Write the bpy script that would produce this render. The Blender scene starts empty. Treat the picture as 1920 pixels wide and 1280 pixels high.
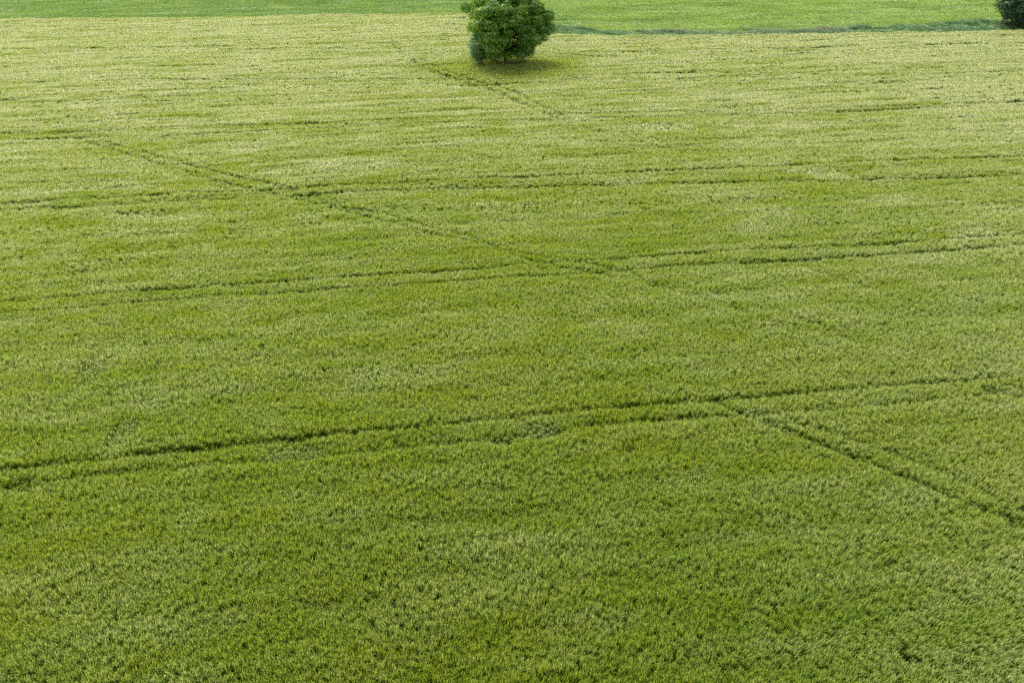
import bpy, math, random
import numpy as np
from mathutils import Vector, Matrix, Euler

R = math.radians
scene = bpy.context.scene
rng = np.random.default_rng(7)

# ------------------------------------------------------------------ camera
CAM_Z = 22.7
PITCH = 32.6            # degrees below the horizon
ROLL = -1.75            # the drone was not quite level
F_PX = 1280.0           # focal length in pixels of a 1920 px wide frame
cam_data = bpy.data.cameras.new("camera")
cam_data.sensor_width = 36.0
cam_data.lens = 36.0 * F_PX / 1920.0
cam_data.clip_start = 0.5
cam_data.clip_end = 8000.0
cam = bpy.data.objects.new("camera", cam_data)
scene.collection.objects.link(cam)
CAM_ROT = Matrix.Rotation(R(90 - PITCH), 4, 'X') @ Matrix.Rotation(R(ROLL), 4, 'Z')
cam.matrix_world = Matrix.Translation((0, 0, CAM_Z)) @ CAM_ROT
scene.camera = cam

# ------------------------------------------------------------------ light
SUN_EL, SUN_AZ = 59.0, -18.0      # azimuth from +Y towards +X
world = bpy.data.worlds.new("World")
scene.world = world
world.use_nodes = True
wn = world.node_tree
sky = wn.nodes.new('ShaderNodeTexSky')
sky.sky_type = 'NISHITA'
sky.sun_disc = False
sky.sun_elevation = R(SUN_EL)
sky.sun_rotation = R(SUN_AZ)
sky.dust_density = 4.0
sky.air_density = 0.8
bg = wn.nodes['Background']
hs = wn.nodes.new('ShaderNodeHueSaturation')      # thin even cloud: the blue is mostly washed out
hs.inputs['Saturation'].default_value = 0.5
wn.links.new(sky.outputs[0], hs.inputs['Color'])
wn.links.new(hs.outputs[0], bg.inputs[0])
bg.inputs[1].default_value = 0.13
sun_data = bpy.data.lights.new("sun", 'SUN')
sun_data.energy = 1.5
sun_data.angle = R(25)
sun_data.color = (1.0, 0.94, 0.82)
sun = bpy.data.objects.new("sun", sun_data)
scene.collection.objects.link(sun)
sd = Vector((math.sin(R(SUN_AZ)) * math.cos(R(SUN_EL)), math.cos(R(SUN_AZ)) * math.cos(R(SUN_EL)), math.sin(R(SUN_EL))))
sun.rotation_euler = sd.to_track_quat('Z', 'Y').to_euler()

scene.view_settings.view_transform = 'Standard'
scene.view_settings.look = 'None'
scene.view_settings.gamma = 1.0
scene.view_settings.exposure = 1.75
scene.render.engine = 'CYCLES'
scene.cycles.max_bounces = 6
scene.cycles.diffuse_bounces = 4
scene.cycles.glossy_bounces = 1
scene.cycles.transmission_bounces = 3
scene.cycles.use_denoising = False

# ------------------------------------------------------------------ numeric helpers
ROT3 = np.array(CAM_ROT.to_3x3())
CROP_H = 0.72


def ground_at(px, py, z=0.0):
    """point of the plane at height z seen at pixel (px,py) of the 1920x1280 survey photo"""
    p = np.atleast_2d(np.stack([np.asarray(px, float), np.asarray(py, float)], -1))
    d = np.stack([p[:, 0] - 960, 640 - p[:, 1], np.full(len(p), -F_PX)], -1) @ ROT3.T
    t = (z - CAM_Z) / d[:, 2]
    return (d * t[:, None])[:, :2]


def project(x, y, z):
    q = np.stack([x, y, z - CAM_Z], -1) @ ROT3
    w = -q[:, 2]
    return 960 + F_PX * q[:, 0] / w, 640 - F_PX * q[:, 1] / w, w


def hash2(ix, iy, seed):
    h = (ix.astype(np.int64) * 374761393 + iy.astype(np.int64) * 668265263 + seed * 1442695041) & 0xffffffff
    h = ((h ^ (h >> 13)) * 1274126177) & 0xffffffff
    h = ((h ^ (h >> 16)) * 2246822519) & 0xffffffff
    return ((h ^ (h >> 15)) & 0xffffff) / float(0xffffff)


def vnoise(x, y, seed=0):
    ix, iy = np.floor(x), np.floor(y)
    fx, fy = x - ix, y - iy
    fx = fx * fx * fx * (fx * (fx * 6 - 15) + 10)
    fy = fy * fy * fy * (fy * (fy * 6 - 15) + 10)
    a, b = hash2(ix, iy, seed), hash2(ix + 1, iy, seed)
    c, d = hash2(ix, iy + 1, seed), hash2(ix + 1, iy + 1, seed)
    return ((a * (1 - fx) + b * fx) * (1 - fy) + (c * (1 - fx) + d * fx) * fy) * 2 - 1


def fbm(x, y, seed=0, octaves=3):
    s, a, t = 0, 1.0, 0
    for k in range(octaves):
        ca, sa = math.cos(0.7 * k), math.sin(0.7 * k)
        s = s + a * vnoise((x * ca - y * sa) * 2 ** k + 17.3 * k, (x * sa + y * ca) * 2 ** k - 9.1 * k, seed + k * 13)
        t += a
        a *= 0.5
    return s / t * 1.5


def smooth(e0, e1, x):
    t = np.clip((x - e0) / (e1 - e0), 0, 1)
    return t * t * (3 - 2 * t)


def inside(x, y, poly):
    r = np.zeros(len(x), bool)
    n = len(poly)
    for i in range(n):
        x1, y1 = poly[i]
        x2, y2 = poly[(i + 1) % n]
        c = ((y1 > y) != (y2 > y)) & (x < (x2 - x1) * (y - y1) / (y2 - y1 + 1e-12) + x1)
        r ^= c
    return r


def terrain(x, y):
    near = smooth(25, 60, np.hypot(x, y))
    return near * (0.16 * vnoise(x / 38, y / 26, 5) + 0.05 * vnoise(x / 13, y / 9, 6)) * (1 - smooth(400, 900, np.hypot(x, y)))


# ------------------------------------------------------------------ material helpers
def new_mat(name):
    m = bpy.data.materials.new(name)
    m.use_nodes = True
    m.node_tree.nodes.clear()
    return m, m.node_tree.nodes, m.node_tree.links


def attr(nodes, name, kind='GEOMETRY'):
    a = nodes.new('ShaderNodeAttribute')
    a.attribute_name = name
    a.attribute_type = kind
    return a.outputs['Fac']


def ramp(nodes, links, fac, stops, interp='LINEAR'):
    r = nodes.new('ShaderNodeValToRGB')
    r.color_ramp.interpolation = interp
    el = r.color_ramp.elements
    while len(el) > 1:
        el.remove(el[-1])
    el[0].position, el[0].color = stops[0][0], (*stops[0][1], 1)
    for p, c in stops[1:]:
        e = el.new(p)
        e.color = (*c, 1)
    if fac is not None:
        links.new(fac, r.inputs[0])
    return r.outputs[0]


def mix(nodes, links, fac, a, b, mode='MIX'):
    n = nodes.new('ShaderNodeMix')
    n.data_type = 'RGBA'
    n.blend_type = mode
    n.clamp_factor = True
    for s, v in ((n.inputs[0], fac), (n.inputs[6], a), (n.inputs[7], b)):
        if hasattr(v, 'links'):
            links.new(v, s)
        elif isinstance(v, tuple):
            s.default_value = (*v, 1)
        else:
            s.default_value = v
    return n.outputs[2]


def math_node(nodes, links, op, a, b, clamp=False):
    n = nodes.new('ShaderNodeMath')
    n.operation = op
    n.use_clamp = clamp
    for s, v in ((n.inputs[0], a), (n.inputs[1], b)):
        if hasattr(v, 'links'):
            links.new(v, s)
        else:
            s.default_value = v
    return n.outputs[0]


def leaf_shader(m, nodes, links, col, trans=0.35, gloss=0.06, rough=0.45):
    out = nodes.new('ShaderNodeOutputMaterial')
    d = nodes.new('ShaderNodeBsdfDiffuse')
    t = nodes.new('ShaderNodeBsdfTranslucent')
    links.new(col, d.inputs[0])
    links.new(col, t.inputs[0])
    ms = nodes.new('ShaderNodeMixShader')
    ms.inputs[0].default_value = trans
    links.new(d.outputs[0], ms.inputs[1])
    links.new(t.outputs[0], ms.inputs[2])
    g = nodes.new('ShaderNodeBsdfGlossy')
    g.inputs['Roughness'].default_value = rough
    g.inputs['Color'].default_value = (0.9, 0.95, 1.0, 1)
    m2 = nodes.new('ShaderNodeMixShader')
    if hasattr(gloss, 'links'):
        links.new(gloss, m2.inputs[0])
    else:
        m2.inputs[0].default_value = gloss
    links.new(ms.outputs[0], m2.inputs[1])
    links.new(g.outputs[0], m2.inputs[2])
    links.new(m2.outputs[0], out.inputs[0])


# crop: per-face 'part' 0 = leaf/stem, 1 = ear with awns; per-stem 'rnd'; per-tuft 'warm', 'pale'
def crop_material():
    m, n, l = new_mat("cereal_crop")
    part, rnd = attr(n, 'part'), attr(n, 'rnd')
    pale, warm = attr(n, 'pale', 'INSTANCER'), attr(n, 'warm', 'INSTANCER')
    leaf = ramp(n, l, rnd, [(0, (0.072, 0.155, 0.004)), (0.6, (0.108, 0.200, 0.006)), (0.94, (0.150, 0.240, 0.010)), (1, (0.24, 0.26, 0.04))])
    ear = ramp(n, l, rnd, [(0, (0.33, 0.44, 0.040)), (0.5, (0.39, 0.48, 0.055)), (0.9, (0.46, 0.53, 0.09)), (1, (0.60, 0.60, 0.20))])
    leaf = mix(n, l, warm, leaf, mix(n, l, 1.0, leaf, (1.30, 1.10, 0.9), 'MULTIPLY'))
    ear = mix(n, l, warm, ear, mix(n, l, 1.0, ear, (1.10, 1.0, 0.85), 'MULTIPLY'))
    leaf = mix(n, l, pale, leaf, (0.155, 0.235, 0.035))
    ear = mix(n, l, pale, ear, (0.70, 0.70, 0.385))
    gl = math_node(n, l, 'ADD', math_node(n, l, 'MULTIPLY', part, 0.01), 0.015)      # the silky awns shine, the leaves hardly
    leaf_shader(m, n, l, mix(n, l, part, leaf, ear), 0.5, gl, 0.42)
    return m


def grass_material(name, base, tip, pale_col, warm_col):
    m, n, l = new_mat(name)
    rnd, part = attr(n, 'rnd'), attr(n, 'part')
    pale, warm = attr(n, 'pale', 'INSTANCER'), attr(n, 'warm', 'INSTANCER')
    c = ramp(n, l, rnd, [(0, base), (1, tip)])
    c = mix(n, l, warm, c, warm_col)
    c = mix(n, l, pale, c, pale_col)
    c = mix(n, l, part, c, (0.26, 0.24, 0.17))
    leaf_shader(m, n, l, c, 0.35, 0.04, 0.5)
    return m


def foliage_material(name, dark, mid, light):
    m, n, l = new_mat(name)
    rnd, tone = attr(n, 'rnd'), attr(n, 'tone')
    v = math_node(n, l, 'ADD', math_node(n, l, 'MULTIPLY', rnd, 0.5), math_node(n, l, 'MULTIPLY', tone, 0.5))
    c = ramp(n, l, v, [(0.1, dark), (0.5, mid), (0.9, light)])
    leaf_shader(m, n, l, c, 0.34, 0.03, 0.45)
    return m


def bark_material(name, c1, c2):
    m, n, l = new_mat(name)
    tc = n.new('ShaderNodeTexCoord')
    no = n.new('ShaderNodeTexNoise')
    no.inputs['Scale'].default_value = 6
    no.inputs['Detail'].default_value = 6
    l.new(tc.outputs['Object'], no.inputs[0])
    col = ramp(n, l, no.outputs[0], [(0.35, c1), (0.65, c2)])
    b = n.new('ShaderNodeBsdfPrincipled')
    b.inputs['Roughness'].default_value = 0.9
    l.new(col, b.inputs['Base Color'])
    bp = n.new('ShaderNodeBump')
    bp.inputs['Strength'].default_value = 0.6
    l.new(no.outputs[0], bp.inputs['Height'])
    l.new(bp.outputs[0], b.inputs['Normal'])
    o = n.new('ShaderNodeOutputMaterial')
    l.new(b.outputs[0], o.inputs[0])
    return m


def ground_material():
    m, n, l = new_mat("ground")
    tc = n.new('ShaderNodeTexCoord')
    n1 = n.new('ShaderNodeTexNoise')
    n1.inputs['Scale'].default_value = 0.35
    n1.inputs['Detail'].default_value = 9
    n1.inputs['Roughness'].default_value = 0.65
    l.new(tc.outputs['Object'], n1.inputs[0])
    n2 = n.new('ShaderNodeTexNoise')
    n2.inputs['Scale'].default_value = 5
    n2.inputs['Detail'].default_value = 5
    l.new(tc.outputs['Object'], n2.inputs[0])
    grass = ramp(n, l, n1.outputs[0], [(0.3, (0.075, 0.15, 0.020)), (0.55, (0.12, 0.21, 0.03)), (0.75, (0.17, 0.25, 0.05))])
    soil = ramp(n, l, n2.outputs[0], [(0.35, (0.05, 0.06, 0.018)), (0.6, (0.10, 0.085, 0.045))])
    c = mix(n, l, attr(n, 'soil'), grass, soil)
    b = n.new('ShaderNodeBsdfPrincipled')
    b.inputs['Roughness'].default_value = 0.95
    b.inputs['Specular IOR Level'].default_value = 0.1
    l.new(c, b.inputs['Base Color'])
    bp = n.new('ShaderNodeBump')
    bp.inputs['Strength'].default_value = 0.7
    bp.inputs['Distance'].default_value = 0.15
    l.new(n2.outputs[0], bp.inputs['Height'])
    l.new(bp.outputs[0], b.inputs['Normal'])
    o = n.new('ShaderNodeOutputMaterial')
    l.new(b.outputs[0], o.inputs[0])
    return m


# ------------------------------------------------------------------ mesh helpers
def np_mesh(name, verts, faces, mat=None, **face_attrs):
    """verts (n,3), faces (m,4) -> mesh; face_attrs are float arrays of length m"""
    me = bpy.data.meshes.new(name)
    verts = np.asarray(verts, np.float32)
    faces = np.asarray(faces, np.int32)
    k = faces.shape[1]
    me.vertices.add(len(verts))
    me.vertices.foreach_set('co', verts.ravel())
    me.loops.add(faces.size)
    me.loops.foreach_set('vertex_index', faces.ravel())
    me.polygons.add(len(faces))
    me.polygons.foreach_set('loop_start', np.arange(0, faces.size, k, dtype=np.int32))
    me.update(calc_edges=True)
    for an, v in face_attrs.items():
        a = me.attributes.new(an, 'FLOAT', 'FACE')
        a.data.foreach_set('value', np.asarray(v, np.float32))
    if mat:
        me.materials.append(mat)
    return me


def link(name, me, parent=None, loc=(0, 0, 0), **props):
    o = bpy.data.objects.new(name, me)
    scene.collection.objects.link(o)
    o.parent = parent
    o.location = loc
    for k, v in props.items():
        o[k] = v
    return o


def ribbon(V, F, pts, widths, side):
    """a flat tapering blade through pts"""
    i0 = len(V)
    for p, w in zip(pts, widths):
        V.append(p - side * w * 0.5)
        V.append(p + side * w * 0.5)
    for k in range(len(pts) - 1):
        a = i0 + 2 * k
        F.append((a, a + 1, a + 3, a + 2))
    return len(pts) - 1


def crop_tuft(name, mat, cell, nst, rs, wide=1.0, leaves=3):
    V, F, P, Q = [], [], [], []
    up = np.array([0, 0, 1.0])
    for s in range(nst):
        ang = rs.random() * 2 * math.pi
        rad = cell * 0.64 * math.sqrt(rs.random())
        base = np.array([math.cos(ang) * rad, math.sin(ang) * rad, 0])
        h = CROP_H * (0.92 + 0.06 * rs.standard_normal())
        ld = rs.random() * 2 * math.pi
        lean = np.array([math.cos(ld), math.sin(ld), 0]) * 0.07 * rs.random() * h
        rn = rs.random() if wide < 1.1 else 0.22 + 0.5 * rs.random()
        def axis(t):
            return base + lean * t * t + up * (h * t)
        th = rs.random() * 2 * math.pi
        side = np.array([math.cos(th), math.sin(th), 0])
        k = ribbon(V, F, [axis(0.35), axis(0.84)], [0.008 * wide, 0.007 * wide], side)
        P += [0.0] * k; Q += [rn * 0.7] * k
        for j in range(leaves):
            t0 = 0.20 + 0.32 * (j / max(1, leaves - 1)) + 0.05 * rs.standard_normal()
            a = rs.random() * 2 * math.pi
            d = np.array([math.cos(a), math.sin(a), 0])
            sd = np.array([-d[1], d[0], 0])
            L = (0.34 + 0.14 * rs.random())
            p0 = axis(t0)
            p1 = p0 + (d * 0.09 + up * 0.42) * L
            p2 = p1 + (d * 0.13 + up * 0.36) * L
            p3 = p2 + (d * 0.17 + up * (0.10 + 0.10 * rs.standard_normal())) * L
            w = (0.021 + 0.010 * rs.random()) * wide
            r2 = rs.random()
            k = ribbon(V, F, [p0, p1, p2, p3], [w * 0.7, w, w * 0.8, w * 0.12], sd)
            P += [0.0] * k; Q += [r2] * k
        # ear and its brush of awns: an upright spindle, its tip nodding a little
        a = rs.random() * 2 * math.pi
        d = np.array([math.cos(a), math.sin(a), 0])
        sd = np.array([-d[1], d[0], 0])
        top = axis(0.78)
        L = 0.21 + 0.08 * rs.random()
        e1 = top + up * L * 0.35 + d * 0.003
        e2 = e1 + up * L * 0.35 + d * 0.02 * rs.random()
        e3 = e2 + up * L * 0.30 + d * (0.006 + 0.03 * rs.random())
        w = 0.014 * wide
        k = ribbon(V, F, [top, e1, e2, e3], [w * 0.5, w, w * 1.1, w * 0.2], sd)
        P += [1.0] * k; Q += [rn] * k
        k = ribbon(V, F, [top, e1, e2, e3], [w * 0.5, w, w, w * 0.2], d)
        P += [1.0] * k; Q += [rn] * k
    me = np_mesh(name, np.array(V), np.array(F), mat, part=P, rnd=Q)
    return bpy.data.objects.new(name, me)


def grass_tuft(name, mat, cell, nbl, rs, h, w, seed_heads=0.0, droop=0.5):
    V, F, P, Q = [], [], [], []
    for s in range(nbl):
        ang = rs.random() * 2 * math.pi
        rad = cell * 0.62 * math.sqrt(rs.random())
        p0 = np.array([math.cos(ang) * rad, math.sin(ang) * rad, 0])
        a = rs.random() * 2 * math.pi
        d = np.array([math.cos(a), math.sin(a), 0])
        sd = np.array([-d[1], d[0], 0])
        L = h * (0.6 + 0.6 * rs.random())
        rn = rs.random()
        head = rs.random() < seed_heads
        if head:
            L *= 1.35
        dr = droop * (0.3 if head else 1.0)
        p1 = p0 + (d * 0.12 * dr * 2 + np.array([0, 0, 0.55])) * L
        p2 = p1 + (d * 0.35 * dr * 2 + np.array([0, 0, 0.35])) * L
        if head:
            k = ribbon(V, F, [p0, p1], [w * 0.3, w * 0.3], sd)
            P += [0.0] * k; Q += [rn] * k
            k = ribbon(V, F, [p1, (p1 + p2) / 2, p2], [w * 0.5, w * 1.8, w * 0.3], sd)
            P += [1.0] * k; Q += [rn] * k
        else:
            k = ribbon(V, F, [p0, p1, p2], [w * 0.8, w, w * 0.15], sd)
            P += [0.0] * k; Q += [rn] * k
    me = np_mesh(name, np.array(V), np.array(F), mat, part=P, rnd=Q)
    return bpy.data.objects.new(name, me)


def scatter(name, sources, pos, rot, scale, idx, pale, warm, **props):
    """one object: a point cloud mesh whose geometry nodes plant one tuft on every point"""
    col = bpy.data.collections.new(name + "_sources")
    for i, s in enumerate(sources):
        s.name = "%s_%02d" % (name, i)
        col.objects.link(s)
    me = bpy.data.meshes.new(name)
    me.vertices.add(len(pos))
    me.vertices.foreach_set('co', np.asarray(pos, np.float32).ravel())
    for an, ty, v in (('rot', 'FLOAT_VECTOR', rot), ('scl', 'FLOAT_VECTOR', scale), ('pale', 'FLOAT', pale), ('warm', 'FLOAT', warm)):
        a = me.attributes.new(an, ty, 'POINT')
        a.data.foreach_set('vector' if ty == 'FLOAT_VECTOR' else 'value', np.asarray(v, np.float32).ravel())
    a = me.attributes.new('idx', 'INT', 'POINT')
    a.data.foreach_set('value', np.asarray(idx, np.int32))
    ng = bpy.data.node_groups.new(name, 'GeometryNodeTree')
    ng.interface.new_socket('Geometry', in_out='INPUT', socket_type='NodeSocketGeometry')
    ng.interface.new_socket('Geometry', in_out='OUTPUT', socket_type='NodeSocketGeometry')
    N, L = ng.nodes, ng.links
    gi, go = N.new('NodeGroupInput'), N.new('NodeGroupOutput')
    m2p = N.new('GeometryNodeMeshToPoints')
    iop = N.new('GeometryNodeInstanceOnPoints')
    ci = N.new('GeometryNodeCollectionInfo')
    ci.inputs['Collection'].default_value = col
    ci.inputs['Separate Children'].default_value = True
    ci.inputs['Reset Children'].default_value = True
    def na(an, ty):
        x = N.new('GeometryNodeInputNamedAttribute')
        x.data_type = ty
        x.inputs['Name'].default_value = an
        return x.outputs['Attribute']
    e2r = N.new('FunctionNodeEulerToRotation')
    L.new(na('rot', 'FLOAT_VECTOR'), e2r.inputs[0])
    L.new(gi.outputs[0], m2p.inputs[0])
    L.new(m2p.outputs[0], iop.inputs['Points'])
    L.new(ci.outputs[0], iop.inputs['Instance'])
    iop.inputs['Pick Instance'].default_value = True
    L.new(na('idx', 'INT'), iop.inputs['Instance Index'])
    L.new(e2r.outputs[0], iop.inputs['Rotation'])
    L.new(na('scl', 'FLOAT_VECTOR'), iop.inputs['Scale'])
    L.new(iop.outputs[0], go.inputs[0])
    o = link(name, me, **props)
    md = o.modifiers.new('plants', 'NODES')
    md.node_group = ng
    return o


def tilt_euler(spin, lx, ly):
    """XYZ euler of (tilt towards (lx,ly)) @ (spin about z)"""
    ang = np.hypot(lx, ly) + 1e-9
    ux, uy = -ly / ang, lx / ang           # rotation axis in the plane
    c, s = np.cos(ang), np.sin(ang)
    C = 1 - c
    T = np.empty((len(spin), 3, 3))
    T[:, 0, 0] = c + ux * ux * C; T[:, 0, 1] = ux * uy * C; T[:, 0, 2] = uy * s
    T[:, 1, 0] = ux * uy * C; T[:, 1, 1] = c + uy * uy * C; T[:, 1, 2] = -ux * s
    T[:, 2, 0] = -uy * s; T[:, 2, 1] = ux * s; T[:, 2, 2] = c
    Z = np.zeros_like(T)
    Z[:, 0, 0] = np.cos(spin); Z[:, 0, 1] = -np.sin(spin)
    Z[:, 1, 0] = np.sin(spin); Z[:, 1, 1] = np.cos(spin); Z[:, 2, 2] = 1
    M = T @ Z
    return np.stack([np.arctan2(M[:, 2, 1], M[:, 2, 2]), -np.arcsin(np.clip(M[:, 2, 0], -1, 1)), np.arctan2(M[:, 1, 0], M[:, 0, 0])], -1)


def jitter_grid(x0, x1, y0, y1, step):
    gx, gy = np.meshgrid(np.arange(x0, x1, step), np.arange(y0, y1, step))
    x, y = gx.ravel(), gy.ravel()
    x = x + rng.uniform(-0.5, 0.5, len(x)) * step
    y = y + rng.uniform(-0.5, 0.5, len(y)) * step
    return x, y


def in_view(x, y, margin_px=110, margin_m=3.0, z=0.5):
    """the part of the land the camera, or one a few steps aside, looks over"""
    q = np.stack([x, y, np.full(len(x), z - CAM_Z)], -1) @ ROT3
    w = np.maximum(-q[:, 2], 0.1)
    lim_x = (960 + margin_px) / F_PX * w + margin_m
    lim_y = (640 + margin_px) / F_PX * w + margin_m
    return (-q[:, 2] > 1) & (np.abs(q[:, 0]) < lim_x) & (q[:, 1] > -lim_y) & (q[:, 1] < lim_y)


# ------------------------------------------------------------------ the lie of the land
edge_px = [(-900, 40), (-400, 40), (0, 37), (210, 34), (425, 31), (640, 28), (850, 25), (905, 26), (950, 45), (1000, 58), (1030, 63.5), (1075, 66), (1130, 67.5),
           (1250, 65.5), (1400, 63.5), (1550, 62.5), (1700, 59.5), (1920, 56.5), (2300, 53), (2900, 45)]
edge = ground_at([p[0] for p in edge_px], [p[1] for p in edge_px], CROP_H * 0.9)
crop_poly = [(-400.0, -20.0)] + [(-400.0, edge[0][1])] + [tuple(e) for e in edge] + [(400.0, edge[-1][1]), (400.0, -20.0)]

# wheelings (tramlines) and older diagonal tracks, as surveyed: (strength, half width m, points)
T = [
 (.84, .21, [(-300,925),(0,882),(67,873),(300,846),(533,824),(633,811),(807,797),(940,783),(1140,765),(1273,754),(1347,747),(1513,735),(1647,722),(1813,712),(1913,703),(2200,680)]),
 (.70, .21, [(-300,955),(0,915),(43,908),(160,890),(440,866),(627,852),(753,839),(930,820),(1100,798),(1207,790),(1330,781),(1430,775),(1600,762),(1730,752),(1920,735),(2200,712)]),
 (.88, .20, [(-300,590),(0,565),(167,552),(300,543),(433,532),(520,528),(640,518),(773,510),(873,503),(973,495),(1057,491),(1173,484),(1273,477),(1413,468),(1547,463),(1747,453),(1920,443),(2250,424)]),
 (.80, .20, [(-300,610),(0,587),(133,578),(233,568),(400,555),(633,541),(807,530),(923,520),(990,517),(1107,512),(1280,498),(1413,493),(1547,484),(1680,478),(1780,473),(1920,463),(2250,443)]),
 (.9, .22, [(-300,397),(0,380),(233,368),(383,359),(500,355),(633,347),(707,344),(840,337),(967,332),(1200,323),(1400,314),(1514,310),(1641,303),(1741,300),(1920,292),(2250,280)]),
 (.8, .22, [(-300,408),(57,390),(233,383),(273,379),(367,373),(533,367),(707,356),(923,350),(1200,345),(1500,341),(1710,337),(1809,333),(1920,329),(2250,318)]),
 (.9, .22, [(-300,262),(0,252),(200,245),(413,234),(633,230),(740,224),(923,219),(1107,213),(1273,209),(1430,206),(1600,201),(1920,190),(2250,182)]),
 (.8, .22, [(-300,275),(0,265),(100,259),(300,256),(433,247),(633,239),(693,234),(923,229),(1040,226),(1173,221),(1273,219),(1500,211),(1700,203),(1920,198),(2250,190)]),
 (.6, .25, [(-300,164),(0,157),(200,151),(333,148),(640,148),(840,146),(923,149),(1073,142),(1140,139),(1400,131),(1600,124),(1920,118),(2250,112)]),
 (.5, .25, [(-300,176),(0,169),(333,158),(640,159),(840,157),(1073,155),(1300,146),(1600,131),(1920,127),(2250,120)]),
 (.95, .3, [(-300,98),(0,93),(300,89),(400,87),(634,83),(730,86)]),
 (.5, .3, [(-300,106),(0,100),(300,96),(520,92),(700,93)]),
 (.95, .3, [(1030,93),(1062,97),(1125,99),(1225,96),(1300,94),(1475,91),(1600,86),(1683,86),(1767,83),(1867,82),(1960,80),(2250,76)]),
 (.5, .3, [(1030,101),(1125,106),(1250,101),(1475,97),(1700,92),(1920,88),(2250,84)]),
 (.9, .35, [(-300,58),(0,52),(200,51),(400,49),(608,45.5),(790,46),(856,48),(885,52)]),
 (.4, .35, [(-300,66),(0,61),(200,59),(400,56),(608,53),(790,52),(870,56)]),
 (.5, .3, [(1060,78),(1300,74),(1600,70),(1920,66),(2250,62)]),
 # diagonals
 (1.0, .42, [(735,84),(747,93),(765,108),(783,122),(813,133),(853,148),(907,164),(950,180),(1000,204),(1040,222)]),
 (.28, .3, [(1040,222),(1100,243),(1180,262),(1270,285)]),
 (.7, .30, [(790,112),(830,130),(880,148),(930,161),(973,175),(993,187),(1017,200),(1050,217)]),
 (.58, .24, [(150,262),(217,283),(267,298),(300,310),(367,327),(450,348),(510,362),(560,372),(620,386),(700,410),(783,432),(850,446),(930,468),(1000,490),(1107,512),(1213,530),(1280,541),(1350,552)]),
 (.33, .24, [(1350,552),(1413,565),(1513,607),(1600,640)]),
 (.55, .24, [(180,262),(300,296),(420,325),(540,352),(640,388),(720,400),(800,425),(870,440),(940,468),(1070,490),(1173,511),(1223,536),(1273,549)]),
 (.25, .24, [(1273,549),(1380,580),(1480,620),(1580,668)]),
 (.35, .3, [(1500,500),(1587,527),(1647,550),(1697,570)]),
 (.72, .21, [(1310,748),(1347,757),(1380,773),(1443,797),(1480,810),(1553,838),(1620,862),(1673,887),(1710,898),(1747,917),(1807,943),(1850,958),(1897,981),(1990,1020),(2150,1090)]),
 (.5, .24, [(1420,770),(1500,795),(1620,830),(1733,868),(1787,895),(1880,940),(1990,990)]),
]
# hollows where the stand is thin: (px, py, radius m)
HOLES = [(753, 838, .55), (1440, 795, .5), (807, 797, .4), (1893, 975, .8), (1850, 735, .6), (45, 912, .9), (1530, 610, .35), (180, 268, 1.0), (625, 388, 1.2), (1285, 752, .4), (1340, 752, .4), (1105, 800, .5), (1180, 850, .35), (1690, 1230, .5)]
# flattened, pale patches: (px, py, rx m, ry m)
PALE = [(1545, 325, 3.2, 2.2), (1005, 808, 1.5, .8), (955, 826, .9, .5), (1885, 728, 1.8, 1.2), (180, 690, 1.2, 2.4), (265, 402, 3.2, 1.2), (560, 850, 1.6, .7), 
        (225, 820, .9, 1.6), (440, 540, 1.5, .4), (1660, 460, 2.5, .5), (700, 62, 5, 1.5), (1190, 100, 5, 1.6), (860, 62, 3, 3), (1700, 62, 14, .9), (1400, 66, 10, .8), (900, 160, 4, 1.5), (1240, 240, 4, 2)]


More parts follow.
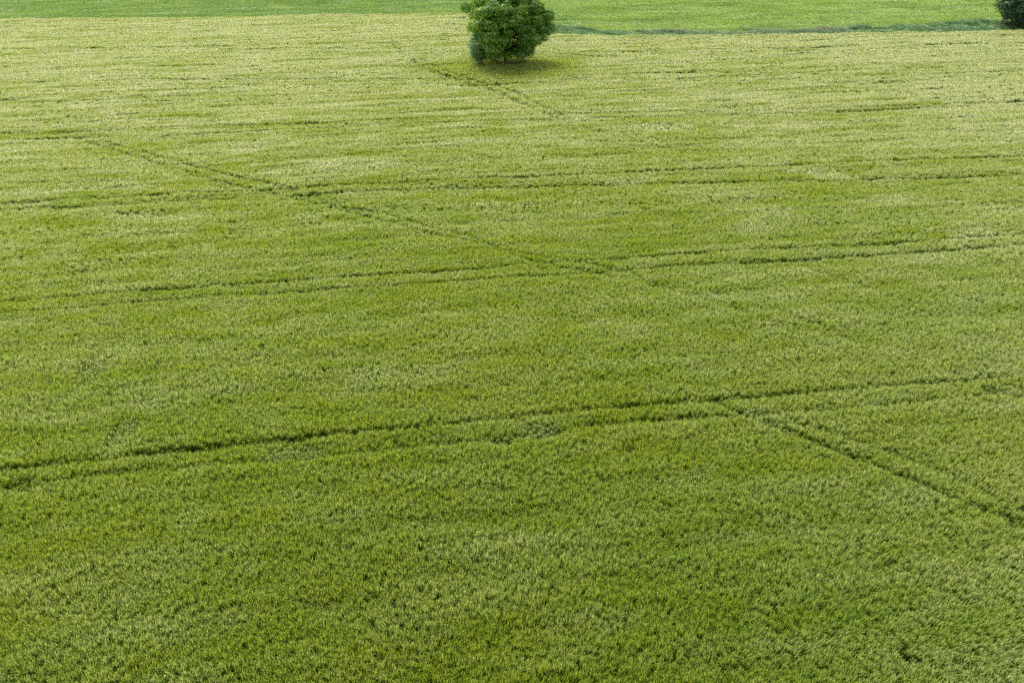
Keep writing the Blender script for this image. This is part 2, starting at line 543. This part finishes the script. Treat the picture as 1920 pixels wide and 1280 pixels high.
def crop_fields(x, y):
    """height factor, thinness, paleness, warmth, lean of the stand at (x,y)"""
    # drilling direction: along the wheelings
    a = ground_at([300], [543], CROP_H)[0]
    b = ground_at([1547], [463], CROP_H)[0]
    du = (b - a) / np.linalg.norm(b - a)
    u = x * du[0] + y * du[1]
    v = -x * du[1] + y * du[0]
    warp = 0.5 * vnoise(u / 14, v / 8, 31)
    far = smooth(40, 100, y)
    val = smooth(0.05, 0.75, fbm(u / 11.0, (v + warp) / 1.25, 47, 3)) * (0.35 + 0.65 * far)
    h = 1.0 - 0.20 * val + (0.09 + 0.05 * far) * fbm(u / 6.0, (v + warp) / 1.1, 41, 3) + 0.06 * fbm(u / 2.2, v / 1.0, 42, 3) + 0.045 * fbm(x / 0.55, y / 0.5, 49, 2) + 0.05 * fbm(u / 9, v / 5, 43, 2) + 0.035 * vnoise(u / 40, (v + warp * 0.4) / 0.5, 44)
    track = np.zeros(len(x))
    for s, hw, pts in T:
        P = ground_at([p[0] for p in pts], [p[1] for p in pts], CROP_H * 0.8)
        lo, hi = P.min(0) - 2, P.max(0) + 2
        m = np.where((x > lo[0]) & (x < hi[0]) & (y > lo[1]) & (y < hi[1]))[0]
        if not len(m):
            continue
        best = np.full(len(m), 1e9)
        for i in range(len(P) - 1):
            A, D = P[i], P[i + 1] - P[i]
            t = np.clip(((x[m] - A[0]) * D[0] + (y[m] - A[1]) * D[1]) / (D @ D), 0, 1)
            best = np.minimum(best, np.hypot(x[m] - A[0] - t * D[0], y[m] - A[1] - t * D[1]))
        best = best / np.where(y[m] > 55, 1.5, 1.0) + 0.07 * vnoise(x[m] / 0.9, y[m] / 0.9, 51)
        mod = np.clip(0.76 + (0.5 if s > 0.7 else 0.3) * fbm(x[m] / 4.5, y[m] / 4.5, 52 + int(pts[0][1]), 2), 0.1, 1)
        d = s * mod * (1 - smooth(hw * 0.55, hw * 1.45, best))
        track[m] = np.maximum(track[m], np.minimum(d * np.where(y[m] > 55, 1.12, 1.0), 1))
    for px, py, r in HOLES:
        c = ground_at([px], [py], CROP_H * 0.6)[0]
        d = np.hypot(x - c[0], (y - c[1]))
        track = np.maximum(track, 0.9 * (1 - smooth(r * 0.3, r, d + 0.15 * vnoise(x / 0.4, y / 0.4, 77))))
    pale = 0.55 * smooth(0.0, 1.1, fbm(u / 8.0, v / 3.2, 61, 5)) + 0.30 * smooth(0.0, 0.9, fbm(x / 1.2, y / 0.8, 62, 3))
    lodge = np.zeros(len(x))
    for px, py, rx, ry in PALE:
        c = ground_at([px], [py], CROP_H * 0.8)[0]
        d = np.sqrt(((x - c[0]) / rx) ** 2 + ((y - c[1]) / ry) ** 2) + 0.35 * fbm(x / 1.0, y / 1.0, 63, 2)
        lodge = np.maximum(lodge, 1 - smooth(0.4, 1.1, d))
    # awn sheen painted as paler colour towards the right and far sides
    side = smooth(0.1, 0.95, (x / (y + 25)) * 1.0 + 0.25 * fbm(x / 15, y / 15, 64, 3)) * 0.62
    pale = np.clip(np.maximum(pale * 0.8 + side, lodge * 0.85) + 0.12 * track, 0, 1)
    sheen = fbm(u / 12.0, (v + warp) / 1.5, 81, 4)  # bands of sheen on wind-leaned awns, put into the colour
    pale = np.clip(pale * (0.65 + 0.35 * far) + 0.03 + 0.68 * smooth(12, 130, y) + (0.12 + 0.30 * far) * sheen + (0.16 + 0.14 * smooth(18, 50, y)) * fbm(u / 2.6, (v + warp) / 0.8, 83, 3), 0, 1)  # grazing-view sheen growing with distance, plus sheen wisps, painted in as paleness
    warm = np.clip(0.56 + 0.45 * fbm(u / 9, v / 5, 65, 5) + 0.3 * fbm(x / 1.3, y / 0.9, 71, 3) + 0.12 * rng.standard_normal(len(x)) - 0.4 * track, 0, 1)
    # the crop round the tree stays greener and yellower
    by_tree = 1 - smooth(0.35, 1.15, np.hypot((x - TREE[0]) / 17, (y - TREE[1] + 4) / 15) + 0.3 * fbm(x / 8, y / 6, 82, 3))
    pale = pale * (1 - 0.75 * by_tree)
    warm = np.clip(warm + 0.25 * by_tree + 0.15 * far, 0, 1)
    # wind lean
    wx = 0.10 + 0.12 * fbm(x / 3.0, y / 3.0, 66, 3) + 0.06 * vnoise(x / 0.5, y / 0.5, 69)
    wy = -0.04 + 0.12 * fbm(x / 3.0, y / 3.0, 67, 3) + 0.06 * vnoise(x / 0.5, y / 0.5, 70)
    wx = wx + lodge * 0.45 * np.where(vnoise(x / 2, y / 2, 68) > 0, 1, 0.3)
    wy = wy - lodge * 0.35
    h = h * (1 - 0.10 * lodge)
    return h, track, pale, warm, wx, wy


# ------------------------------------------------------------------ ground
def build_ground():
    xs = np.concatenate([np.linspace(-4000, -420, 12), np.linspace(-400, -145, 24), np.arange(-140, 141, 2.0), np.linspace(145, 400, 24), np.linspace(420, 4000, 12)])
    ys = np.concatenate([np.linspace(-1500, -30, 10), np.arange(-20, 262, 2.0), np.linspace(266, 600, 30), np.linspace(650, 6000, 16)])
    gx, gy = np.meshgrid(xs, ys)
    x, y = gx.ravel(), gy.ravel()
    z = terrain(x, y)
    nx, ny = len(xs), len(ys)
    i = np.arange((nx - 1) * (ny - 1))
    r, c = i // (nx - 1), i % (nx - 1)
    a = r * nx + c
    F = np.stack([a, a + 1, a + nx + 1, a + nx], -1)
    me = np_mesh('ground', np.stack([x, y, z], -1), F, ground_material())
    at = me.attributes.new('soil', 'FLOAT', 'POINT')
    at.data.foreach_set('value', inside(x, y, crop_poly).astype(np.float32))
    me.polygons.foreach_set('use_smooth', [True] * len(me.polygons))
    link('ground', me, kind='structure')


build_ground()

# ------------------------------------------------------------------ the cereal crop (nobody could count the stems: one object)
TREE = ground_at([948], [119.5], CROP_H * 0.6)[0]


def build_crop():
    mat = crop_material()
    rs = np.random.RandomState(3)
    src = []
    lods = [(0.15, 8, 1.0, 3), (0.26, 20, 1.2, 2), (0.42, 46, 1.5, 2)]
    NV = 10
    for cell, nst, wide, lv in lods:
        for k in range(NV):
            src.append(crop_tuft('t', mat, cell, nst, rs, wide, lv))
    pos, idx, scl, rot, pl, wm = [], [], [], [], [], []
    for li, (cell, r0, r1) in enumerate(((0.15, 0, 56), (0.26, 56, 105), (0.42, 105, 300))):
        x, y = jitter_grid(-min(r1, 210) - 5, min(r1, 210) + 5, 2, min(r1, 225), cell)
        d = np.hypot(x, y) + rng.uniform(-2, 2, len(x))
        k = (d >= r0) & (d < r1)
        x, y = x[k], y[k]
        k = in_view(x, y)
        x, y = x[k], y[k]
        k = inside(x + 0.25 * vnoise(x / 2, y / 2, 90), y + 0.5 * vnoise(x / 3, y / 3, 91), crop_poly)
        x, y = x[k], y[k]
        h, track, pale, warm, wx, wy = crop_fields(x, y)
        k = rng.random(len(x)) > track * 0.30
        x, y, h, track, pale, warm, wx, wy = [q[k] for q in (x, y, h, track, pale, warm, wx, wy)]
        n = len(x)
        z = terrain(x, y) - 0.01
        sz = h * (1 - 0.42 * track) * (1 + (0.06, 0.05, 0.04)[li] * rng.standard_normal(n))
        sxy = 1.0 - 0.30 * track
        pos.append(np.stack([x, y, z], -1))
        scl.append(np.stack([sxy, sxy, sz], -1))
        rot.append(tilt_euler(rng.uniform(0, 2 * math.pi, n), wx + 0.06 * rng.standard_normal(n), wy + 0.06 * rng.standard_normal(n)))
        idx.append(rng.integers(0, NV, n) + li * NV)
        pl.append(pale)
        wm.append(warm)
    pos = np.concatenate(pos)
    print("CROP instances", len(pos))
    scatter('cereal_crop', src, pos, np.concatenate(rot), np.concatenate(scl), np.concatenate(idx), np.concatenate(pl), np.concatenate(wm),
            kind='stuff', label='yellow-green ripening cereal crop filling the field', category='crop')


build_crop()


# ------------------------------------------------------------------ pasture beyond, and the rank grass margin
def build_pasture():
    mat = grass_material('pasture_grass', (0.120, 0.225, 0.014), (0.165, 0.280, 0.024), (0.24, 0.33, 0.09), (0.245, 0.350, 0.040))
    rs = np.random.RandomState(5)
    src = [grass_tuft('g', mat, 0.8, 230, rs, 0.26, 0.035, 0.0, 0.6) for k in range(8)]
    x, y = jitter_grid(-200, 200, 95, 300, 0.8)
    k = in_view(x, y, 60, 6) & ~inside(x, y, crop_poly)
    x, y = x[k], y[k]
    n = len(x)
    print("PASTURE instances", n)
    h = 1.0 + 0.45 * fbm(x / 9, y / 3.5, 101, 4) - 0.35 * smooth(0.1, 0.8, fbm(x / 30, y / 2.2, 105, 3))
    left = 1 - smooth(-30, 30, x)
    pale = np.clip(0.55 * smooth(0.25, 1.0, fbm(x / 5, y / 3, 102, 4)) + 0.10 * left + 0.10 * rng.standard_normal(n), 0, 1)
    warm = np.clip(0.62 + 0.7 * fbm(x / 8, y / 4, 103, 4) - 0.5 * left, 0, 1)
    # grey weedy fringe next to the crop on the left
    ye = np.interp(x, edge[:, 0], edge[:, 1])
    fr = (1 - smooth(2, 14, y - ye)) * smooth(-0.1, 0.6, fbm(x / 6, y / 3, 104, 3)) * (x < TREE[0] + 2)
    pale = np.clip(pale + 0.8 * fr, 0, 1)
    h = h + 0.8 * fr
    rot = tilt_euler(rng.uniform(0, 6.28, n), 0.1 * rng.standard_normal(n), 0.1 * rng.standard_normal(n))
    scatter('pasture_grass', src, np.stack([x, y, terrain(x, y)], -1), rot, np.stack([np.full(n, 1.1), np.full(n, 1.1), h], -1), rng.integers(0, 8, n), pale, warm,
            kind='stuff', label='bright green pasture grass in the field beyond the crop', category='grass')


build_pasture()


def build_margin():
    mat = grass_material('margin_grass', (0.030, 0.120, 0.010), (0.070, 0.190, 0.022), (0.12, 0.23, 0.07), (0.10, 0.23, 0.02))
    rs = np.random.RandomState(9)
    src = [grass_tuft('m', mat, 0.7, 110, rs, 0.62, 0.04, 0.02, 0.7) for k in range(6)] + [grass_tuft('m', mat, 0.7, 110, rs, 0.62, 0.030, 0.22, 0.6) for k in range(6)]
    back_px = [(1000, 50), (1040, 52), (1100, 57), (1200, 58), (1300, 58), (1400, 57), (1500, 56), (1600, 52), (1650, 51), (1720, 49), (1780, 43), (1830, 39), (1880, 40), (1960, 42), (2300, 40)]
    fr_px = [(2300, 54), (1920, 56.5), (1700, 59.5), (1550, 62.5), (1400, 63.5), (1250, 65.5), (1130, 67.5), (1075, 66), (1030, 63.5), (1000, 59)]
    B = ground_at([p[0] for p in back_px], [p[1] for p in back_px], 0.2)
    Fp = ground_at([p[0] for p in fr_px], [p[1] for p in fr_px], CROP_H * 0.9)
    poly = [tuple(b) for b in B] + [tuple(f) for f in Fp]
    x, y = jitter_grid(-20, 190, 80, 200, 0.45)
    k = inside(x + 1.2 * vnoise(x / 4, y / 4, 110), y + 1.6 * vnoise(x / 5, y / 4, 111), poly) & in_view(x, y, 110, 6) & ~inside(x, y, crop_poly)
    x, y = x[k], y[k]
    n = len(x)
    print("MARGIN instances", n)
    depth = y - np.interp(x, edge[:, 0], edge[:, 1])
    mature = smooth(0.5, 4.5, depth + 1.5 * vnoise(x / 5, y / 5, 112))
    idx = rng.integers(0, 6, n) + 6 * (rng.random(n) < 0.38 * smooth(0.6, 1.0, mature) * smooth(-0.1, 0.5, vnoise(x / 9, y / 9, 113)))
    h = (0.45 + 0.5 * mature) * (1.0 + 0.75 * fbm(x / 3, y / 3, 114, 3)) * 0.82
    pale = np.clip(0.15 + 0.5 * fbm(x / 4, y / 4, 115, 3), 0, 0.8)
    warm = np.clip(0.1 + 0.5 * fbm(x / 6, y / 6, 116, 3), 0, 1)
    rot = tilt_euler(rng.uniform(0, 6.28, n), 0.16 * rng.standard_normal(n), 0.16 * rng.standard_normal(n))
    scatter('margin_grass', src, np.stack([x, y, terrain(x, y)], -1), rot, np.stack([np.full(n, 1.0), np.full(n, 1.0), np.clip(h, 0.35, 2)], -1), idx, pale, warm,
            kind='stuff', label='rank dark green grass with pinkish seed heads along the crop edge', category='grass')


build_margin()


# ------------------------------------------------------------------ trees and bushes
def tube(V, F, pts, radii, seg=10, rs=None):
    base = len(V)
    pts = [np.asarray(p, float) for p in pts]
    for i, (p, r) in enumerate(zip(pts, radii)):
        d = pts[min(i + 1, len(pts) - 1)] - pts[max(i - 1, 0)]
        d = d / np.linalg.norm(d)
        s = np.cross(d, [0.3, 0.9, 0.1]); s /= np.linalg.norm(s)
        t = np.cross(d, s)
        for k in range(seg):
            a = 2 * math.pi * k / seg
            rr = r * (1 + 0.10 * math.sin(3 * a + i) + (0.06 * rs.standard_normal() if rs is not None else 0))
            V.append(p + (s * math.cos(a) + t * math.sin(a)) * rr)
    for i in range(len(pts) - 1):
        for k in range(seg):
            a, b = base + i * seg + k, base + i * seg + (k + 1) % seg
            F.append((a, b, b + seg, a + seg))
    V.append(pts[-1]); top = len(V) - 1
    for k in range(seg):
        a, b = base + (len(pts) - 1) * seg + k, base + (len(pts) - 1) * seg + (k + 1) % seg
        F.append((a, b, top, top))


def leaves_mesh(name, puffs, per_m2, size, mat, rs, narrow=1.0, fuzz=0.09):
    """puffs: list of (centre, radius, squash, tone). Leaf quads cover each puff's shell, thicker above than below."""
    P, Nn, Tn = [], [], []
    for c, r, sq, tone in puffs:
        n = int(per_m2 * 4 * math.pi * r * r)
        d = rs.standard_normal((n, 3))
        d /= np.linalg.norm(d, axis=1)[:, None]
        keep = rs.random_sample(n) < 0.55 + 0.45 * d[:, 2]
        keep |= rs.random_sample(n) < 0.35
        d = d[keep]
        n = len(d)
        lump = 1 + 0.22 * np.sin(d[:, 0] * 5 + c[0] * 3) * np.sin(d[:, 1] * 6 + c[1] * 2) + 0.15 * np.sin(d[:, 2] * 9 + c[2] * 4)
        rad = r * lump * (1 - np.abs(rs.standard_normal(n)) * fuzz + 0.5 * fuzz * rs.standard_normal(n))
        p = np.array(c) + d * rad[:, None] * np.array([1, 1, sq])
        P.append(p); Nn.append(d)
        Tn.append(np.clip(tone + 0.12 * rs.standard_normal(n), 0, 1))
    P, Nn, Tn = np.concatenate(P), np.concatenate(Nn), np.concatenate(Tn)
    n = len(P)
    nn = Nn + 0.32 * rs.standard_normal((n, 3)) + np.array([0, 0, 0.2])
    nn /= np.linalg.norm(nn, axis=1)[:, None]
    t = np.cross(nn, rs.standard_normal((n, 3)))
    t /= np.linalg.norm(t, axis=1)[:, None]
    b = np.cross(nn, t)
    s = size * rs.uniform(0.6, 1.35, n)[:, None]
    l, w = t * s, b * s * 0.62 * narrow
    V = np.stack([P - l, P + w * 0.9 - l * 0.1 + nn * s * 0.12, P + l, P - w * 0.9 - l * 0.1 + nn * s * 0.12], 1).reshape(-1, 3)
    F = np.arange(4 * n).reshape(-1, 4)
    return np_mesh(name, V, F, mat, rnd=rs.random_sample(n), tone=Tn), n


def shell_puffs(rs, prof, n, rmin, rmax, depth=0.78, bumps=0.12, seed=1, squash=0.8):
    """clumps spread over a crown whose radius at height z is prof(z)"""
    zs = [p[0] for p in prof]
    rr = [p[1] for p in prof]
    out = []
    tries = 0
    while len(out) < n and tries < 20000:
        tries += 1
        z = rs.uniform(zs[0], zs[-1])
        R0 = np.interp(z, zs, rr)
        if rs.random_sample() > (R0 + 0.8) / (max(rr) + 0.8):
            continue
        a = rs.uniform(0, 2 * math.pi)
        R1 = R0 * (1 + bumps * math.sin(3 * a + seed) + bumps * 0.7 * math.sin(5 * a + z + seed))
        r = rs.uniform(rmin, rmax)
        q = (R1 - r * 0.75) * rs.uniform(depth, 1.02)
        q = max(q, 0)
        c = np.array([math.cos(a) * q, math.sin(a) * q, z])
        if any(np.linalg.norm(c - o[0]) < 0.62 * (r + o[1]) * 0.9 for o in out):
            continue
        out.append((c, r, squash, rs.random_sample()))
    return out


def empty(name, loc, **props):
    o = bpy.data.objects.new(name, None)
    scene.collection.objects.link(o)
    o.location = loc
    for k, v in props.items():
        o[k] = v
    return o


bark = bark_material('bark', (0.045, 0.035, 0.026), (0.11, 0.09, 0.07))


def lone_tree():
    rs = np.random.RandomState(21)
    z0 = float(terrain(TREE[:1], TREE[1:])[0])
    root = empty('broadleaf_tree', (TREE[0], TREE[1], z0), label='round green broadleaf tree standing alone in the crop', category='tree')
    V, F = [], []
    tube(V, F, [(0, 0, -0.1), (0.02, 0, 0.5), (0.05, 0.02, 1.3), (0.0, 0.05, 2.4), (0.1, 0.1, 4.2), (0.05, 0.15, 6.5), (0.1, 0.1, 9.0)], [0.50, 0.38, 0.33, 0.30, 0.26, 0.18, 0.08], 14, rs)
    for k in range(13):
        a = k * 2.4 + 0.3
        z = 1.9 + k * 0.42
        L = 5.2 - 0.18 * k
        d = np.array([math.cos(a), math.sin(a), 0])
        p0 = np.array([0.05, 0.08, z])
        tube(V, F, [p0, p0 + d * L * 0.3 + [0, 0, 0.5], p0 + d * L * 0.65 + [0, 0, 0.9 + 0.1 * k], p0 + d * L + [0, 0, 1.0 + 0.25 * k]], [0.15, 0.11, 0.07, 0.03], 7, rs)
    link('trunk', np_mesh('trunk', np.array(V), np.array(F), bark), root)
    prof = [(2.4, 4.0), (3.0, 4.8), (3.8, 5.5), (4.6, 6.2), (6, 6.4), (7.5, 6.4), (9, 5.9), (10.5, 4.8), (12, 3.2), (13.2, 1.0)]
    puffs = shell_puffs(rs, prof, 135, 0.7, 1.6, 0.76, 0.13, 1.3, 0.72)
    puffs = [(c_ + np.array([0.35, 0, 0]), r_, q_, t_) for c_, r_, q_, t_ in puffs]
    # inner filling so that the sky does not show straight through the middle
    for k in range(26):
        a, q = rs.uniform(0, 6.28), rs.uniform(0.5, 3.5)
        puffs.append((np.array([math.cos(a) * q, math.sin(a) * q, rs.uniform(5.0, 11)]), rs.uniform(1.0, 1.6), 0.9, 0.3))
    # shadowed hollow facing the field, low in the crown
    keep = []
    for p in puffs:
        c = p[0]
        if c[1] < 0 and abs(c[0] - 0.5) < 1.5 and 2.4 < c[2] < 4.6 and rs.random_sample() < 0.9:
            continue
        keep.append(p)
    puffs = keep
    puffs = [p for p in puffs if not (p[0][0] < -2.0 and p[0][2] < 4.7 and p[0][1] < 1.5)]   # the grey bush takes the room here
    puffs = [p for p in puffs if not (p[0][0] > 4.3 and p[0][2] < 3.4)]
    for k in range(16):
        puffs.append((np.array([rs.uniform(-2.4, 2.8), rs.uniform(-3.2, 2.5), rs.uniform(2.0, 3.2)]), rs.uniform(0.45, 0.8), 0.9, rs.random_sample()))
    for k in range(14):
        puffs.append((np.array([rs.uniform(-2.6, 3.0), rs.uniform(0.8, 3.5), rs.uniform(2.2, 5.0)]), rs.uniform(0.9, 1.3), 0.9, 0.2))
    for k in range(18):
        a, z = rs.uniform(0, 6.28), rs.uniform(5.6, 12)
        q = np.interp(z, [q_[0] for q_ in prof], [q_[1] for q_ in prof]) * rs.uniform(0.9, 1.03)
        puffs.append((np.array([math.cos(a) * q, math.sin(a) * q, z]), rs.uniform(0.4, 0.75), 0.9, rs.random_sample()))
    # hanging skirts at the rim
    for a, z, q, r in ((-0.5, 3.0, 4.2, 1.1), (-0.2, 2.3, 4.0, .9), (-1.0, 2.4, 4.6, .9), (-1.5, 2.3, 1.9, .6), (-2.2, 2.2, 3.2, .9), (-2.7, 2.4, 4.6, .9), (-1.9, 2.2, 2.4, .55), (3.1, 9.0, 5.9, 1.0), (0.05, 4.5, 6.0, 1.1), (-0.5, 4.4, 5.6, 1.0)):
        puffs.append((np.array([math.cos(a) * q, math.sin(a) * q, z]), r, 0.9, rs.random_sample()))
    puffs = [p for p in puffs if not (p[0][0] < -5.4 and p[0][2] < 8.2)]
    mat = foliage_material('broadleaf_foliage', (0.042, 0.120, 0.004), (0.115, 0.235, 0.009), (0.30, 0.45, 0.045))
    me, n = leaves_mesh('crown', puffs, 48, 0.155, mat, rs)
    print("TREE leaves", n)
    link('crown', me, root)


def grey_bush():
    rs = np.random.RandomState(33)
    c = TREE + np.array([-4.2, -0.2])
    z0 = float(terrain(c[:1], c[1:])[0])
    root = empty('grey_bush', (c[0], c[1], z0), label='grey-green fine-leaved bush against the left side of the lone tree', category='bush')
    V, F = [], []
    for k in range(9):
        a = k * 0.7
        d = np.array([math.cos(a), math.sin(a), 0])
        tube(V, F, [d * 0.1 - [0, 0, .1], d * 0.5 + [0, 0, 1.2], d * 1.1 + [0, 0, 2.6], d * 1.4 + [0, 0, 3.6]], [0.06, 0.05, 0.03, 0.012], 6, rs)
    link('stems', np_mesh('stems', np.array(V), np.array(F), bark), root)
    puffs = shell_puffs(rs, [(1.3, 1.5), (2.1, 2.2), (3.2, 2.4), (4.3, 1.9), (5.2, 0.8)], 34, 0.5, 0.85, 0.6, 0.08, 2.0, 1.0)
    puffs.append((np.array([0, 0, 2.8]), 1.4, 1.1, 0.4))
    mat = foliage_material('grey_foliage', (0.065, 0.165, 0.055), (0.11, 0.24, 0.095), (0.20, 0.34, 0.17))
    me, n = leaves_mesh('foliage', puffs, 75, 0.10, mat, rs, 0.4, 0.25)
    link('foliage', me, root)


def corner_tree():
    rs = np.random.RandomState(44)
    c = ground_at([1950], [53], 0.0)[0]
    z0 = float(terrain(c[:1], c[1:])[0])
    root = empty('hedgerow_tree', (c[0], c[1], z0), label='dark dense tree with low branches at the far right corner', category='tree')
    V, F = [], []
    tube(V, F, [(0, 0, -0.1), (0, 0, 1.2), (0.1, 0, 3), (0, 0.1, 6), (0.1, 0.2, 10)], [0.55, 0.42, 0.36, 0.25, 0.1], 12, rs)
    for k in range(12):
        a = k * 2.4
        d = np.array([math.cos(a), math.sin(a), 0])
        p0 = np.array([0, 0, 1.5 + k * 0.5])
        tube(V, F, [p0, p0 + d * 2.4 + [0, 0, 0.6], p0 + d * 5.2 + [0, 0, 1.4]], [0.14, 0.09, 0.03], 7, rs)
    link('trunk', np_mesh('trunk', np.array(V), np.array(F), bark), root)
    prof = [(0.9, 5.2), (2, 7.0), (4, 8.4), (6, 9.0), (9, 8.6), (12, 6.0), (14, 3.0), (15, 0.8)]
    puffs = shell_puffs(rs, prof, 230, 0.8, 1.5, 0.75, 0.06, 0.4, 0.9)
    for k in range(30):
        a, q = rs.uniform(0, 6.28), rs.uniform(0.5, 4.5)
        puffs.append((np.array([math.cos(a) * q, math.sin(a) * q, rs.uniform(2.0, 12)]), rs.uniform(1.2, 1.9), 0.9, 0.2))
    mat = foliage_material('dark_foliage', (0.009, 0.042, 0.008), (0.019, 0.072, 0.015), (0.040, 0.115, 0.026))
    me, n = leaves_mesh('crown', puffs, 32, 0.13, mat, rs)
    link('crown', me, root)


def fallen_branch():
    """the purplish grey bough lying under the corner tree"""
    rs = np.random.RandomState(4)
    a = ground_at([1896], [40], 0.4)[0]
    b = ground_at([1935], [54], 0.4)[0]
    c = (a + b) / 2
    root_z = float(terrain(c[:1], c[1:])[0])
    d = (b - a) / 2
    V, F = [], []
    P = [np.array([-d[0], -d[1], 0.75]), np.array([-d[0] * 0.5 + 0.2, -d[1] * 0.5, 0.5]), np.array([0, 0.2, 0.42]), np.array([d[0] * 0.5, d[1] * 0.5 - 0.2, 0.38]), np.array([d[0], d[1], 0.3])]
    tube(V, F, P, [0.10, 0.22, 0.30, 0.33, 0.36], 12, rs)
    for k in range(7):
        t = rs.uniform(0.1, 0.8)
        p = P[0] * (1 - t) + P[4] * t
        q = p + np.array([rs.uniform(-1, 1), rs.uniform(-1.2, 0.4), rs.uniform(0.2, 0.9)])
        tube(V, F, [p, (p + q) / 2 + [0, 0, .1], q], [0.07, 0.05, 0.015], 6, rs)
    m = bark_material('weathered_bark', (0.12, 0.09, 0.12), (0.26, 0.21, 0.25))
    link('fallen_branch', np_mesh('fallen_branch', np.array(V), np.array(F), m), None, (c[0], c[1], root_z),
         label='purplish grey fallen bough lying at the foot of the dark corner tree', category='branch')


def weed_clump():
    rs = np.random.RandomState(6)
    c = ground_at([861], [39], 0.3)[0]
    z0 = float(terrain(c[:1], c[1:])[0])
    puffs = [(np.array([rs.uniform(-1.5, 1.5), rs.uniform(-.8, .8), rs.uniform(.4, .8)]), rs.uniform(.35, .55), 0.8, rs.random_sample()) for k in range(12)]
    mat = foliage_material('weed_foliage', (0.06, 0.13, 0.04), (0.10, 0.19, 0.06), (0.16, 0.25, 0.10))
    me, n = leaves_mesh('weed_clump', puffs, 60, 0.11, mat, rs, 0.8)
    link('weed_clump', me, None, (c[0], c[1], z0), label='small dark green weed clump left of the lone tree near the crop edge', category='weeds')


lone_tree()
grey_bush()
corner_tree()
fallen_branch()
weed_clump()
print("TREE at", TREE, "edge", edge[2], edge[17])
